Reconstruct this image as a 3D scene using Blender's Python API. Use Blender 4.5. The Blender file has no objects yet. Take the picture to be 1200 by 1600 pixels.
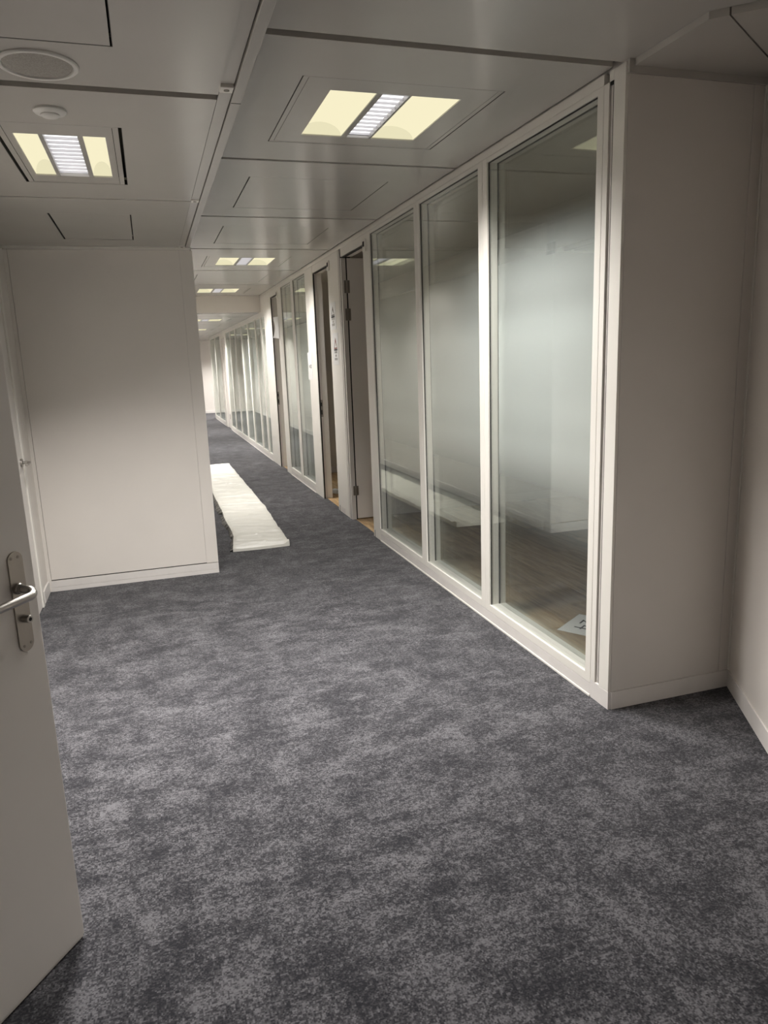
import bpy, bmesh, math, random
from mathutils import Matrix, Vector, noise
random.seed(7)
S = bpy.context.scene
COL = S.collection
PI = math.pi

# ------------------------------------------------------------------ camera, world, exposure
cam_data = bpy.data.cameras.new('camera')
cam = bpy.data.objects.new('camera', cam_data)
COL.objects.link(cam)
R = Vector((0.9522, -0.3033, -0.0362)); U = Vector((0.0962, 0.1856, 0.9779)); F = Vector((0.2898, 0.9346, -0.2059))
F.normalize(); U = (U - F * U.dot(F)).normalized(); R = F.cross(U)
cam.matrix_world = Matrix(((R.x, U.x, -F.x, 0), (R.y, U.y, -F.y, 0), (R.z, U.z, -F.z, 1.5), (0, 0, 0, 1)))
cam_data.sensor_fit = 'HORIZONTAL'
cam_data.sensor_width = 36
cam_data.lens = 1138 / 1200 * 36
cam_data.clip_start = 0.05
S.camera = cam

w = bpy.data.worlds.new('world'); S.world = w; w.use_nodes = True
w.node_tree.nodes['Background'].inputs[0].default_value = (0.9, 0.95, 1, 1)
w.node_tree.nodes['Background'].inputs[1].default_value = 0.1
S.view_settings.view_transform = 'Standard'
S.view_settings.look = 'None'
S.view_settings.gamma = 1
S.view_settings.use_curve_mapping = False
S.view_settings.exposure = 0.0
S.cycles.transparent_max_bounces = 32
S.cycles.max_bounces = 12
S.cycles.diffuse_bounces = 8
S.cycles.sample_clamp_indirect = 4

LAMP_W = 46.0          # power of one ceiling luminaire
LAMP_SPREAD = 130      # its louvre cut-off, full angle in degrees
LAMP_COL = (1.0, 0.965, 0.93)

# ------------------------------------------------------------------ materials
def new_mat(name):
    m = bpy.data.materials.new(name); m.use_nodes = True
    nt = m.node_tree
    return m, nt, nt.nodes['Principled BSDF'], nt.nodes['Material Output']

def paint(name, col, rough=0.45, spec=0.4, metal=0.0, var=0.02, bump=0.0, nscale=3.0):
    m, nt, b, out = new_mat(name)
    n = nt.nodes.new('ShaderNodeTexNoise'); n.inputs['Scale'].default_value = nscale; n.inputs['Detail'].default_value = 4
    g = nt.nodes.new('ShaderNodeNewGeometry'); nt.links.new(g.outputs['Position'], n.inputs['Vector'])
    r = nt.nodes.new('ShaderNodeValToRGB')
    r.color_ramp.elements[0].position = 0.3; r.color_ramp.elements[1].position = 0.7
    r.color_ramp.elements[0].color = tuple(max(0, c * (1 - var)) for c in col) + (1,)
    r.color_ramp.elements[1].color = tuple(min(1, c * (1 + var)) for c in col) + (1,)
    nt.links.new(n.outputs['Fac'], r.inputs['Fac']); nt.links.new(r.outputs['Color'], b.inputs['Base Color'])
    b.inputs['Roughness'].default_value = rough
    b.inputs['Specular IOR Level'].default_value = spec
    b.inputs['Metallic'].default_value = metal
    if bump:
        n2 = nt.nodes.new('ShaderNodeTexNoise'); n2.inputs['Scale'].default_value = nscale * 12
        nt.links.new(g.outputs['Position'], n2.inputs['Vector'])
        bp = nt.nodes.new('ShaderNodeBump'); bp.inputs['Strength'].default_value = bump; bp.inputs['Distance'].default_value = 0.002
        nt.links.new(n2.outputs['Fac'], bp.inputs['Height']); nt.links.new(bp.outputs['Normal'], b.inputs['Normal'])
    return m

def ceiling_metal(name, col):
    m = paint(name, col, 0.22, 0.6)
    nt = m.node_tree; b = nt.nodes['Principled BSDF']
    g = nt.nodes.new('ShaderNodeNewGeometry')
    n = nt.nodes.new('ShaderNodeTexNoise'); n.inputs['Scale'].default_value = 1.6; n.inputs['Detail'].default_value = 1
    nt.links.new(g.outputs['Position'], n.inputs['Vector'])
    bp = nt.nodes.new('ShaderNodeBump'); bp.inputs['Strength'].default_value = 0.25; bp.inputs['Distance'].default_value = 0.02
    nt.links.new(n.outputs['Fac'], bp.inputs['Height']); nt.links.new(bp.outputs['Normal'], b.inputs['Normal'])
    return m

def emit(name, col, strength):
    m = bpy.data.materials.new(name); m.use_nodes = True; nt = m.node_tree
    nt.nodes.remove(nt.nodes['Principled BSDF'])
    e = nt.nodes.new('ShaderNodeEmission'); e.inputs[0].default_value = col + (1,); e.inputs[1].default_value = strength
    nt.links.new(e.outputs[0], nt.nodes['Material Output'].inputs[0])
    return m

def carpet_mat():
    m, nt, b, out = new_mat('carpet')
    N = nt.nodes.new; L = nt.links.new
    g = N('ShaderNodeNewGeometry')
    def vm(op, a, bb=None):
        n = N('ShaderNodeVectorMath'); n.operation = op; L(a, n.inputs[0])
        if bb is not None:
            if isinstance(bb, tuple): n.inputs[1].default_value = bb
            else: L(bb, n.inputs[1])
        return n.outputs[0]
    def noise_(v, sc, det, rough=0.6, dist=0.0):
        n = N('ShaderNodeTexNoise'); n.inputs['Scale'].default_value = sc; n.inputs['Detail'].default_value = det
        n.inputs['Roughness'].default_value = rough; n.inputs['Distortion'].default_value = dist
        L(v, n.inputs['Vector']); return n.outputs['Fac']
    def mt(op, a, bb, c=None):
        n = N('ShaderNodeMath'); n.operation = op
        for i, x in enumerate((a, bb, c)):
            if x is None: continue
            if isinstance(x, (int, float)): n.inputs[i].default_value = x
            else: L(x, n.inputs[i])
        return n.outputs[0]
    P = g.outputs['Position']
    cell = vm('FLOOR', vm('MULTIPLY', P, (2, 2, 0)))
    wn = N('ShaderNodeTexWhiteNoise'); wn.noise_dimensions = '2D'; L(cell, wn.inputs['Vector'])
    turn = mt('MULTIPLY', mt('GREATER_THAN', wn.outputs['Value'], 0.66), 0.7)
    A = noise_(vm('MULTIPLY', P, (2.0, 5.0, 1)), 2.2, 14, 0.78, 0.2)
    B = noise_(vm('MULTIPLY', P, (5.0, 2.0, 1)), 2.2, 14, 0.78, 0.2)
    mix = N('ShaderNodeMix'); mix.data_type = 'FLOAT'; L(turn, mix.inputs[0]); L(A, mix.inputs[2]); L(B, mix.inputs[3])
    blot = noise_(P, 5.0, 14, 0.78)
    s = mt('ADD', mt('MULTIPLY', mix.outputs[0], 0.5), mt('MULTIPLY', blot, 0.5))
    tuft = N('ShaderNodeTexWhiteNoise'); tuft.noise_dimensions = '2D'; L(vm('FLOOR', vm('MULTIPLY', P, (230, 230, 0))), tuft.inputs['Vector'])
    clump = N('ShaderNodeTexWhiteNoise'); clump.noise_dimensions = '2D'; L(vm('FLOOR', vm('MULTIPLY', P, (95, 130, 0))), clump.inputs['Vector'])
    pile = mt('ADD', mt('MULTIPLY', tuft.outputs['Value'], 0.6), mt('MULTIPLY', clump.outputs['Value'], 0.4))
    s2 = mt('ADD', mt('MULTIPLY_ADD', s, 1.4, -0.205), mt('MULTIPLY', mt('SUBTRACT', pile, 0.5), 0.36))
    r = N('ShaderNodeValToRGB'); r.color_ramp.interpolation = 'LINEAR'
    e = r.color_ramp.elements
    e[0].position = 0.36; e[0].color = (0.018, 0.018, 0.022, 1)
    e[1].position = 0.66; e[1].color = (0.138, 0.135, 0.145, 1)
    x = e.new(0.50); x.color = (0.051, 0.050, 0.055, 1)
    L(s2, r.inputs['Fac']); L(r.outputs['Color'], b.inputs['Base Color'])
    b.inputs['Roughness'].default_value = 0.95; b.inputs['Specular IOR Level'].default_value = 0.1
    b.inputs['Sheen Weight'].default_value = 0.15
    bp = N('ShaderNodeBump'); bp.inputs['Strength'].default_value = 0.5; bp.inputs['Distance'].default_value = 0.004
    L(pile, bp.inputs['Height']); L(bp.outputs['Normal'], b.inputs['Normal'])
    return m

def wood_mat():
    m, nt, b, out = new_mat('oak')
    N = nt.nodes.new; L = nt.links.new
    g = N('ShaderNodeNewGeometry'); oi = N('ShaderNodeObjectInfo')
    ad = N('ShaderNodeVectorMath'); ad.operation = 'MULTIPLY_ADD'
    L(g.outputs['Position'], ad.inputs[0]); ad.inputs[1].default_value = (14, 1.3, 1)
    sc = N('ShaderNodeVectorMath'); sc.operation = 'SCALE'; sc.inputs[0].default_value = (37, 91, 5); L(oi.outputs['Random'], sc.inputs['Scale'])
    L(sc.outputs[0], ad.inputs[2])
    n = N('ShaderNodeTexNoise'); n.inputs['Scale'].default_value = 2.2; n.inputs['Detail'].default_value = 7; n.inputs['Distortion'].default_value = 0.7
    L(ad.outputs[0], n.inputs['Vector'])
    r = N('ShaderNodeValToRGB'); e = r.color_ramp.elements
    e[0].position = 0.3; e[0].color = (0.30, 0.185, 0.085, 1)
    e[1].position = 0.72; e[1].color = (0.62, 0.45, 0.25, 1)
    L(n.outputs['Fac'], r.inputs['Fac'])
    hs = N('ShaderNodeHueSaturation'); L(r.outputs['Color'], hs.inputs['Color'])
    mr = N('ShaderNodeMapRange'); mr.inputs['To Min'].default_value = 0.75; mr.inputs['To Max'].default_value = 1.15
    L(oi.outputs['Random'], mr.inputs['Value']); L(mr.outputs[0], hs.inputs['Value'])
    L(hs.outputs[0], b.inputs['Base Color'])
    b.inputs['Roughness'].default_value = 0.42; b.inputs['Specular IOR Level'].default_value = 0.4
    return m

def glass_mat():
    m = bpy.data.materials.new('glass'); m.use_nodes = True; nt = m.node_tree
    nt.nodes.remove(nt.nodes['Principled BSDF'])
    N = nt.nodes.new; L = nt.links.new
    g = N('ShaderNodeNewGeometry')
    ior = N('ShaderNodeMapRange'); L(g.outputs['Backfacing'], ior.inputs['Value'])
    ior.inputs['To Min'].default_value = 1.72; ior.inputs['To Max'].default_value = 1 / 1.72
    fr = N('ShaderNodeFresnel'); L(ior.outputs[0], fr.inputs['IOR'])
    t = N('ShaderNodeBsdfTransparent'); t.inputs[0].default_value = (0.982, 0.99, 0.985, 1)
    gl = N('ShaderNodeBsdfGlossy'); gl.inputs['Roughness'].default_value = 0.0; gl.inputs['Color'].default_value = (0.96, 1, 0.97, 1)
    mx = N('ShaderNodeMixShader'); L(fr.outputs[0], mx.inputs[0]); L(t.outputs[0], mx.inputs[1]); L(gl.outputs[0], mx.inputs[2])
    L(mx.outputs[0], nt.nodes['Material Output'].inputs[0])
    return m

def film_mat():
    # dot-graded privacy film: dense at eye height, fading to clear above and below
    m = bpy.data.materials.new('frosted_film'); m.use_nodes = True; nt = m.node_tree
    nt.nodes.remove(nt.nodes['Principled BSDF'])
    N = nt.nodes.new; L = nt.links.new
    g = N('ShaderNodeNewGeometry'); sp = N('ShaderNodeSeparateXYZ'); L(g.outputs['Position'], sp.inputs[0])
    mr = N('ShaderNodeMapRange'); mr.inputs['From Min'].default_value = 0; mr.inputs['From Max'].default_value = 2.5
    L(sp.outputs['Z'], mr.inputs['Value'])
    r = N('ShaderNodeValToRGB'); r.color_ramp.interpolation = 'EASE'; e = r.color_ramp.elements
    pts = [(0.55, 0.0), (0.80, 0.22), (1.08, 0.75), (1.28, 0.95), (1.55, 0.95), (1.78, 0.5), (2.15, 0.0)]
    e[0].position = pts[0][0] / 2.5; e[0].color = (0, 0, 0, 1)
    e[1].position = pts[-1][0] / 2.5; e[1].color = (0, 0, 0, 1)
    for z, v in pts[1:-1]:
        k = e.new(z / 2.5); k.color = (v, v, v, 1)
    L(mr.outputs[0], r.inputs['Fac'])
    mul = N('ShaderNodeMath'); mul.operation = 'MULTIPLY'; mul.inputs[1].default_value = 0.95; L(r.outputs['Color'], mul.inputs[0])
    t = N('ShaderNodeBsdfTransparent')
    d = N('ShaderNodeBsdfDiffuse'); d.inputs[0].default_value = (0.86, 0.90, 0.89, 1)
    tr = N('ShaderNodeBsdfTranslucent'); tr.inputs[0].default_value = (0.86, 0.90, 0.89, 1)
    gl = N('ShaderNodeBsdfGlossy'); gl.inputs['Roughness'].default_value = 0.45; gl.inputs['Color'].default_value = (0.96, 1, 1, 1)
    m1 = N('ShaderNodeMixShader'); m1.inputs[0].default_value = 0.25; L(d.outputs[0], m1.inputs[1]); L(tr.outputs[0], m1.inputs[2])
    m2 = N('ShaderNodeMixShader'); m2.inputs[0].default_value = 0.5; L(m1.outputs[0], m2.inputs[1]); L(gl.outputs[0], m2.inputs[2])
    m3 = N('ShaderNodeMixShader'); L(mul.outputs[0], m3.inputs[0]); L(t.outputs[0], m3.inputs[1]); L(m2.outputs[0], m3.inputs[2])
    L(m3.outputs[0], nt.nodes['Material Output'].inputs[0])
    return m

M = dict(
    wall=paint('wall_paint', (0.74, 0.70, 0.655), 0.42, 0.35),
    panel=paint('partition_panel', (0.70, 0.665, 0.63), 0.38, 0.4),
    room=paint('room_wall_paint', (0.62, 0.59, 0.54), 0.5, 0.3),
    skirt=paint('skirting_paint', (0.72, 0.69, 0.665), 0.4, 0.4, var=0.035, nscale=9),
    ceil=ceiling_metal('ceiling_metal', (0.47, 0.452, 0.42)),
    plenum=paint('plenum_black', (0.012, 0.012, 0.012), 0.9, 0.1),  # black backing colour, so the gaps between ceiling panels read as deep shade
    joint=paint('joint_strip', (0.30, 0.28, 0.26), 0.6, 0.2),
    frame=paint('frame_enamel', (0.80, 0.775, 0.72), 0.32, 0.45),
    door=paint('door_laminate', (0.76, 0.725, 0.685), 0.42, 0.35),
    gasket=paint('gasket_rubber', (0.02, 0.02, 0.018), 0.6, 0.3),
    dgroove=paint('dark_groove', (0.05, 0.045, 0.04), 0.6, 0.3),
    steel=paint('brushed_steel', (0.46, 0.44, 0.41), 0.33, 0.5, metal=1.0, nscale=40),
    plate=paint('satin_plate', (0.40, 0.37, 0.33), 0.38, 0.5, metal=0.9, nscale=40),
    hinge=paint('hinge_metal', (0.28, 0.26, 0.23), 0.4, 0.5, metal=0.8, nscale=40),
    white=paint('white_plastic', (0.74, 0.73, 0.69), 0.4, 0.4),
    mesh=paint('speaker_mesh', (0.36, 0.34, 0.31), 0.7, 0.2, nscale=300, var=0.2),
    paper=paint('paper', (0.80, 0.80, 0.79), 0.7, 0.2),
    ink=paint('ink', (0.015, 0.015, 0.015), 0.6, 0.2),
    inkgrey=paint('faded_ink', (0.16, 0.15, 0.14), 0.6, 0.2),
    red=paint('red_ink', (0.26, 0.10, 0.085), 0.6, 0.2),
    sheet=paint('plastic_sheet', (0.70, 0.69, 0.63), 0.42, 0.4, nscale=6),
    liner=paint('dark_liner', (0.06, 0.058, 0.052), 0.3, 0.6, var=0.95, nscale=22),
    louvre=paint('louvre_white', (0.66, 0.65, 0.67), 0.3, 0.5),
    rail=paint('lamp_rail', (0.35, 0.34, 0.32), 0.35, 0.5),
    vault=emit('lamp_reflector', (1.0, 0.925, 0.63), 0.94),  # reflectors given a glow of their own in place of caught lamp light
    cap=emit('lamp_reflector_end', (1.0, 0.93, 0.62), 0.82),  # end caps glow a little weaker, their shading set by the emission
    tube=emit('lamp_tube', (1.0, 0.985, 0.985), 1.8),
    carpet=carpet_mat(), wood=wood_mat(), glass=glass_mat(), film=film_mat(),
)

# ------------------------------------------------------------------ mesh helpers
class MB:
    """collects boxes / prisms / tubes of ONE part in world coordinates"""
    def __init__(s): s.v = []; s.f = []
    def add(s, vs, fs):
        o = len(s.v); s.v += [tuple(v) for v in vs]; s.f += [tuple(i + o for i in f) for f in fs]; return s
    def box(s, x0, x1, y0, y1, z0, z1):
        vs = [(x, y, z) for z in (z0, z1) for y in (y0, y1) for x in (x0, x1)]
        return s.add(vs, [(0, 2, 3, 1), (4, 5, 7, 6), (0, 1, 5, 4), (2, 6, 7, 3), (0, 4, 6, 2), (1, 3, 7, 5)])
    def prism(s, poly, z0, z1):
        n = len(poly); vs = [(x, y, z0) for x, y in poly] + [(x, y, z1) for x, y in poly]
        return s.add(vs, [tuple(range(n - 1, -1, -1)), tuple(range(n, 2 * n))] + [(i, (i + 1) % n, n + (i + 1) % n, n + i) for i in range(n)])
    def ring(s, o, i, z0, z1):
        """rectangular frame in plan: o, i = (x0,x1,y0,y1)"""
        q = lambda r: [(r[0], r[2]), (r[1], r[2]), (r[1], r[3]), (r[0], r[3])]
        vs = [(x, y, z) for z in (z0, z1) for r in (o, i) for x, y in q(r)]
        fs = []
        for k in range(4):
            l = (k + 1) % 4
            fs += [(k, 4 + k, 4 + l, l), (8 + k, 8 + l, 12 + l, 12 + k), (k, l, 8 + l, 8 + k), (4 + k, 12 + k, 12 + l, 4 + l)]
        return s.add(vs, fs)
    def wring(s, o, i, x0, x1):
        """rectangular frame standing in a plane of constant x: o, i = (y0,y1,z0,z1)"""
        q = lambda r: [(r[0], r[2]), (r[1], r[2]), (r[1], r[3]), (r[0], r[3])]
        vs = [(x, y, z) for x in (x0, x1) for r in (o, i) for y, z in q(r)]
        fs = []
        for k in range(4):
            l = (k + 1) % 4
            fs += [(k, 4 + k, 4 + l, l), (8 + k, 8 + l, 12 + l, 12 + k), (k, l, 8 + l, 8 + k), (4 + k, 12 + k, 12 + l, 4 + l)]
        return s.add(vs, fs)
    def lathe(s, c, prof, n=40, axis=(0, 0, 1)):
        a = Vector(axis).normalized(); u = a.orthogonal().normalized(); v = a.cross(u); c = Vector(c)
        vs = []
        for r, h in prof:
            for k in range(n):
                t = 2 * PI * k / n
                vs.append(c + a * h + u * (r * math.cos(t)) + v * (r * math.sin(t)))
        fs = [tuple(range(n - 1, -1, -1)), tuple(range((len(prof) - 1) * n, len(prof) * n))]
        for j in range(len(prof) - 1):
            for k in range(n):
                l = (k + 1) % n
                fs.append((j * n + k, j * n + l, (j + 1) * n + l, (j + 1) * n + k))
        return s.add(vs, fs)
    def tube(s, pts, r, n=16):
        pts = [Vector(p) for p in pts]; vs = []; up = None
        for i, p in enumerate(pts):
            d = (pts[min(i + 1, len(pts) - 1)] - pts[max(i - 1, 0)]).normalized()
            u = d.orthogonal().normalized() if up is None else (up - d * up.dot(d)).normalized()
            up = u; v = d.cross(u)
            vs += [p + u * (r * math.cos(2 * PI * k / n)) + v * (r * math.sin(2 * PI * k / n)) for k in range(n)]
        m = len(pts)
        fs = [tuple(range(n - 1, -1, -1)), tuple(range((m - 1) * n, m * n))]
        for j in range(m - 1):
            for k in range(n):
                l = (k + 1) % n
                fs.append((j * n + k, j * n + l, (j + 1) * n + l, (j + 1) * n + k))
        return s.add(vs, fs)
    def build(s, name, mat, parent=None, bevel=0.0, smooth=False, kind=None, label=None, fix=True):
        me = bpy.data.meshes.new(name)
        off = abs_loc(parent) if parent else Vector((0, 0, 0))
        me.from_pydata([tuple(Vector(v) - off) for v in s.v], [], s.f)
        bm = bmesh.new(); bm.from_mesh(me)
        if fix: bmesh.ops.recalc_face_normals(bm, faces=bm.faces)
        if bevel: bmesh.ops.bevel(bm, geom=list(bm.edges), offset=bevel, segments=2, affect='EDGES', profile=0.5)
        bm.to_mesh(me); bm.free()
        if smooth:
            for p in me.polygons: p.use_smooth = True
            try: me.set_sharp_from_angle(angle=math.radians(40))
            except Exception: pass
        me.materials.append(M[mat])
        o = bpy.data.objects.new(name, me); COL.objects.link(o)
        if parent: o.parent = parent
        if kind: o['kind'] = kind
        if label: o['label'] = label
        return o

def abs_loc(o):
    v = Vector((0, 0, 0))
    while o is not None:
        v += o.location; o = o.parent
    return v

def empty(name, loc=(0, 0, 0)):
    o = bpy.data.objects.new(name, None); COL.objects.link(o); o.location = loc; o.empty_display_size = 0.1
    return o
def tag(o, label, cat, group=None, kind=None):
    o['label'] = label; o['category'] = cat
    if group: o['group'] = group
    if kind: o['kind'] = kind
    return o
def struct(name, label, cat):
    return tag(empty(name), label, cat, kind='structure')
def B(*a): return MB().box(*a)

XG = 1.728          # front plane of the glazed partition
XL = -0.80          # left wall
ZC = 2.512          # corridor ceiling
ZL = 2.265          # lowered ceiling at left and far down the corridor
YB = 5.32           # face of the white wall block at left

# ------------------------------------------------------------------ floor
fl = MB().prism([(-2.6, -2.8), (1.9, -2.8), (1.9, 0.2), (2.6, 1.6), (2.6, 2.47), (1.765, 2.47), (1.765, 21.7), (5.2, 21.7), (5.2, 24.1), (-2.6, 24.1)], -0.1, 0.0)
o = fl.build('floor', 'carpet', kind='structure')
tag(o, 'mottled dark grey carpet running down the corridor', 'floor', kind='structure')

# oak floors of the rooms behind the glass
wood = struct('floor.001', 'oak plank floor of the rooms behind the glass partition', 'floor')
B(1.766, 5.2, 2.47, 21.7, -0.1, -0.012).build('subfloor', 'plenum', wood)
PW, PL = 0.18, 1.25
plank_me = None
def plank(x, y, l):
    global plank_me
    if plank_me is None:
        p = B(0, PW - 0.0025, 0, PL - 0.0025, -0.012, 0.0).build('plank', 'wood', wood, bevel=0.0012)
        plank_me = p.data
    else:
        p = bpy.data.objects.new('plank', plank_me); COL.objects.link(p); p.parent = wood
    p.location = (x, y, 0); p.scale = (1, l / PL, 1)
def planks(y0, y1, x1):
    k = 0; x = 1.767
    while x < x1:
        y = y0 - (k * 0.47) % PL
        while y < y1:
            a, b = max(y, y0), min(y + PL, y1)
            if b - a > 0.08: plank(x, a, b - a)
            y += PL
        x += PW; k += 1
planks(2.60, 6.70, 4.6)
planks(6.80, 9.63, 3.2)
planks(9.75, 12.9, 2.6)
o = B(3.2, 5.2, 6.8, 9.63, -0.012, -0.001).build('floor_remainder', 'wood', wood)
o = B(2.7, 5.2, 9.75, 21.6, -0.012, -0.001).build('floor_remainder', 'wood', wood)
o = B(1.767, 2.7, 12.95, 21.6, -0.012, -0.001).build('floor_remainder', 'wood', wood)

# ------------------------------------------------------------------ white wall block at left
wf = struct('wall_front', 'white panelled wall end facing the camera at left', 'wall')
B(XL - 0.1, 0.352, YB + 0.012, YB + 0.12, 0, 2.35).build('wall_core', 'dgroove', wf)
B(-0.775, 0.2747, YB, YB + 0.02, 0.084, ZL - 0.004).build('wall_panel', 'wall', wf, bevel=0.001)
B(0.2755, 0.359, YB, YB + 0.12, 0.080, ZL - 0.004).build('end_post', 'wall', wf, bevel=0.001)
B(XL, -0.777, YB - 0.002, YB + 0.02, 0.0, ZL - 0.004).build('corner_trim', 'wall', wf, bevel=0.0008)
B(XL + 0.02, 0.3585, YB - 0.004, YB + 0.1, 0.030, 0.0755).build('skirting', 'skirt', wf, bevel=0.001)
B(XL + 0.02, 0.3585, YB - 0.005, YB + 0.1, 0.0, 0.0285).build('skirting_foot', 'skirt', wf, bevel=0.001)

wl2 = struct('wall_left.001', 'long white wall along the left of the corridor beyond the block', 'wall')
B(0.20, 0.357, YB + 0.121, 24.0, 0, ZC + 0.05).build('wall_panel', 'wall', wl2)
B(0.30, 0.366, YB + 0.13, 24.0, 0, 0.08).build('skirting', 'skirt', wl2, bevel=0.002)

we = struct('wall_back', 'pale end wall far down the corridor', 'wall')
B(0.2, 5.2, 24.0, 24.12, 0, ZL + 0.1).build('wall_panel', 'wall', we)
B(0.36, 5.2, 23.985, 24.02, 0, 0.08).build('skirting', 'skirt', we, bevel=0.002)

# ------------------------------------------------------------------ left wall with the near doorway and a closed door further on
wl = struct('wall_left', 'white wall along the left side', 'wall')
B(XL - 0.12, XL, -2.7, 1.13, 0, 2.34).build('wall_panel', 'wall', wl)
B(XL - 0.12, XL, 1.13, 2.09, 2.13, 2.34).build('lintel', 'wall', wl)
B(XL - 0.12, XL, 2.09, 4.00, 0, 2.34).build('wall_panel', 'wall', wl)
B(XL - 0.12, XL, 4.00, 5.03, 2.13, 2.34).build('lintel', 'wall', wl)
B(XL - 0.12, XL, 5.025, YB - 0.001, 0, 2.34).build('wall_panel', 'wall', wl)
B(XL - 0.02, XL + 0.010, 5.06, YB - 0.003, 0, 0.08).build('skirting', 'skirt', wl, bevel=0.002)
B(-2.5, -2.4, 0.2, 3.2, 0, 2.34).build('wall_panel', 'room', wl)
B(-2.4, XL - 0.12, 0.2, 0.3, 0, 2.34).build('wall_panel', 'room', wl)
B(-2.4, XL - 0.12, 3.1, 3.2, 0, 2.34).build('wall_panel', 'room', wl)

d5 = struct('door_5', 'closed white door in the left wall before the wall block', 'door')
B(XL - 0.10, XL + 0.012, 4.968, 5.024, 0, 2.12).build('door_jamb', 'frame', d5, bevel=0.002)
B(XL - 0.10, XL + 0.012, 4.002, 4.055, 0, 2.12).build('door_jamb', 'frame', d5, bevel=0.002)
B(XL - 0.10, XL + 0.012, 4.056, 4.967, 2.07, 2.12).build('door_head', 'frame', d5, bevel=0.002)
lf = B(XL - 0.04, XL + 0.004, 4.060, 4.958, 0.006, 2.066).build('door_leaf', 'door', d5, bevel=0.002)
B(XL - 0.06, XL - 0.03, 4.057, 4.966, 0.0, 2.068).build('door_stop', 'gasket', d5)
MB().lathe((XL + 0.004, 4.89, 0.957), [(0.026, 0), (0.026, 0.012), (0.022, 0.014)], 24, (1, 0, 0)).build('handle_rose', 'steel', d5, smooth=True)
MB().tube([(XL + 0.015, 4.89, 0.957), (XL + 0.045, 4.89, 0.957), (XL + 0.055, 4.88, 0.957), (XL + 0.056, 4.85, 0.957), (XL + 0.056, 4.76, 0.957)], 0.009, 12).build('handle_lever', 'steel', d5, smooth=True)

# near door, swung open into the picture
d6 = struct('door_6', 'open white door leaf in the left foreground with lever handle', 'door')
B(XL - 0.12, XL + 0.012, 1.10, 1.15, 0, 2.13).build('door_jamb', 'frame', d6, bevel=0.002)
B(XL - 0.12, XL + 0.012, 2.06, 2.11, 0, 2.13).build('door_jamb', 'frame', d6, bevel=0.002)
B(XL - 0.12, XL + 0.012, 1.151, 2.059, 2.085, 2.13).build('door_head', 'frame', d6, bevel=0.002)
SD = Vector((-0.589, -0.808, 0)).normalized(); ND = Vector((-SD.y, SD.x, 0))   # along the leaf to the hinge; out of its face
if ND.x < 0: ND = -ND
P0 = Vector((-0.309, 1.874, 0))
def leafbox(s0, s1, n0, n1, z0, z1):
    vs = [P0 + SD * s + ND * n + Vector((0, 0, z)) for z in (z0, z1) for n in (n0, n1) for s in (s0, s1)]
    return MB().add(vs, [(0, 2, 3, 1), (4, 5, 7, 6), (0, 1, 5, 4), (2, 6, 7, 3), (0, 4, 6, 2), (1, 3, 7, 5)])
def lp(s, n, z): return P0 + SD * s + ND * n + Vector((0, 0, z))
leaf = leafbox(0.0, 0.86, -0.040, 0.0, 0.010, 2.075).build('door_leaf', 'door', d6, bevel=0.003)
leafbox(0.002, 0.855, -0.034, -0.004, 0.003, 0.011).build('drop_seal', 'frame', d6)
# backplate: stadium outline
pm = MB(); n = 14; c = 0.054; hw = 0.0215; zt, zb = 1.070, 0.868
outl = [(c + hw * math.cos(t), zt + hw * math.sin(t)) for t in [PI * k / n for k in range(n + 1)]] + \
       [(c - hw * math.cos(t), zb - hw * math.sin(t)) for t in [PI * k / n for k in range(n + 1)]]
m_ = len(outl)
pm.add([lp(s, 0.0005, z) for s, z in outl] + [lp(s, 0.004, z) for s, z in outl],
       [tuple(range(m_)), tuple(range(m_, 2 * m_))] + [(i, (i + 1) % m_, m_ + (i + 1) % m_, m_ + i) for i in range(m_)])
bp_ = pm.build('handle_backplate', 'plate', d6, bevel=0.0)
for s, z in ((c - 0.009, 1.077), (c + 0.012, 1.077), (c - 0.012, 0.864), (c + 0.009, 0.861)):
    MB().lathe(lp(s, 0.0038, z), [(0.0036, 0), (0.0036, 0.001), (0.002, 0.0012)], 12, ND).build('screw', 'hinge', bp_, smooth=True)
MB().lathe(lp(c + 0.004, 0.004, 1.003), [(0.0135, 0), (0.0135, 0.006), (0.0118, 0.008), (0.0118, 0.014)], 28, ND).build('lever_collar', 'steel', d6, smooth=True)
# lever: straight out, round bend, then along the leaf
pts = [lp(c + 0.004, 0.012, 1.003), lp(c + 0.004, 0.038, 1.003)]
for k in range(1, 9):
    t = PI / 2 * k / 8
    pts.append(lp(c + 0.004 + 0.022 * (1 - math.cos(t)), 0.038 + 0.022 * math.sin(t), 1.003 - 0.001 * k))
pts += [lp(c + 0.05 + 0.012 * k, 0.060, 0.995 - 0.0002 * k) for k in range(1, 7)]
for k in range(1, 7):
    t = PI / 2 * k / 6
    pts.append(lp(c + 0.122 + 0.020 * math.sin(t), 0.060 - 0.020 * (1 - math.cos(t)), 0.994))
pts.append(lp(c + 0.142, 0.024, 0.994))
MB().tube(pts, 0.0098, 18).build('door_lever', 'steel', d6, smooth=True)
cy = MB().lathe(lp(c - 0.002, 0.004, 0.927), [(0.0095, 0), (0.0095, 0.017), (0.0085, 0.018)], 24, ND).build('lock_cylinder', 'steel', d6, smooth=True)
MB().lathe(lp(c - 0.002, 0.022, 0.927), [(0.0045, 0), (0.0045, 0.0006)], 16, ND).build('keyhole', 'ink', cy)
for z in (0.25, 1.05, 1.85):
    MB().lathe(lp(0.868, 0.004, z - 0.05), [(0.008, 0), (0.008, 0.10)], 16).build('hinge', 'hinge', d6, smooth=True)

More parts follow.
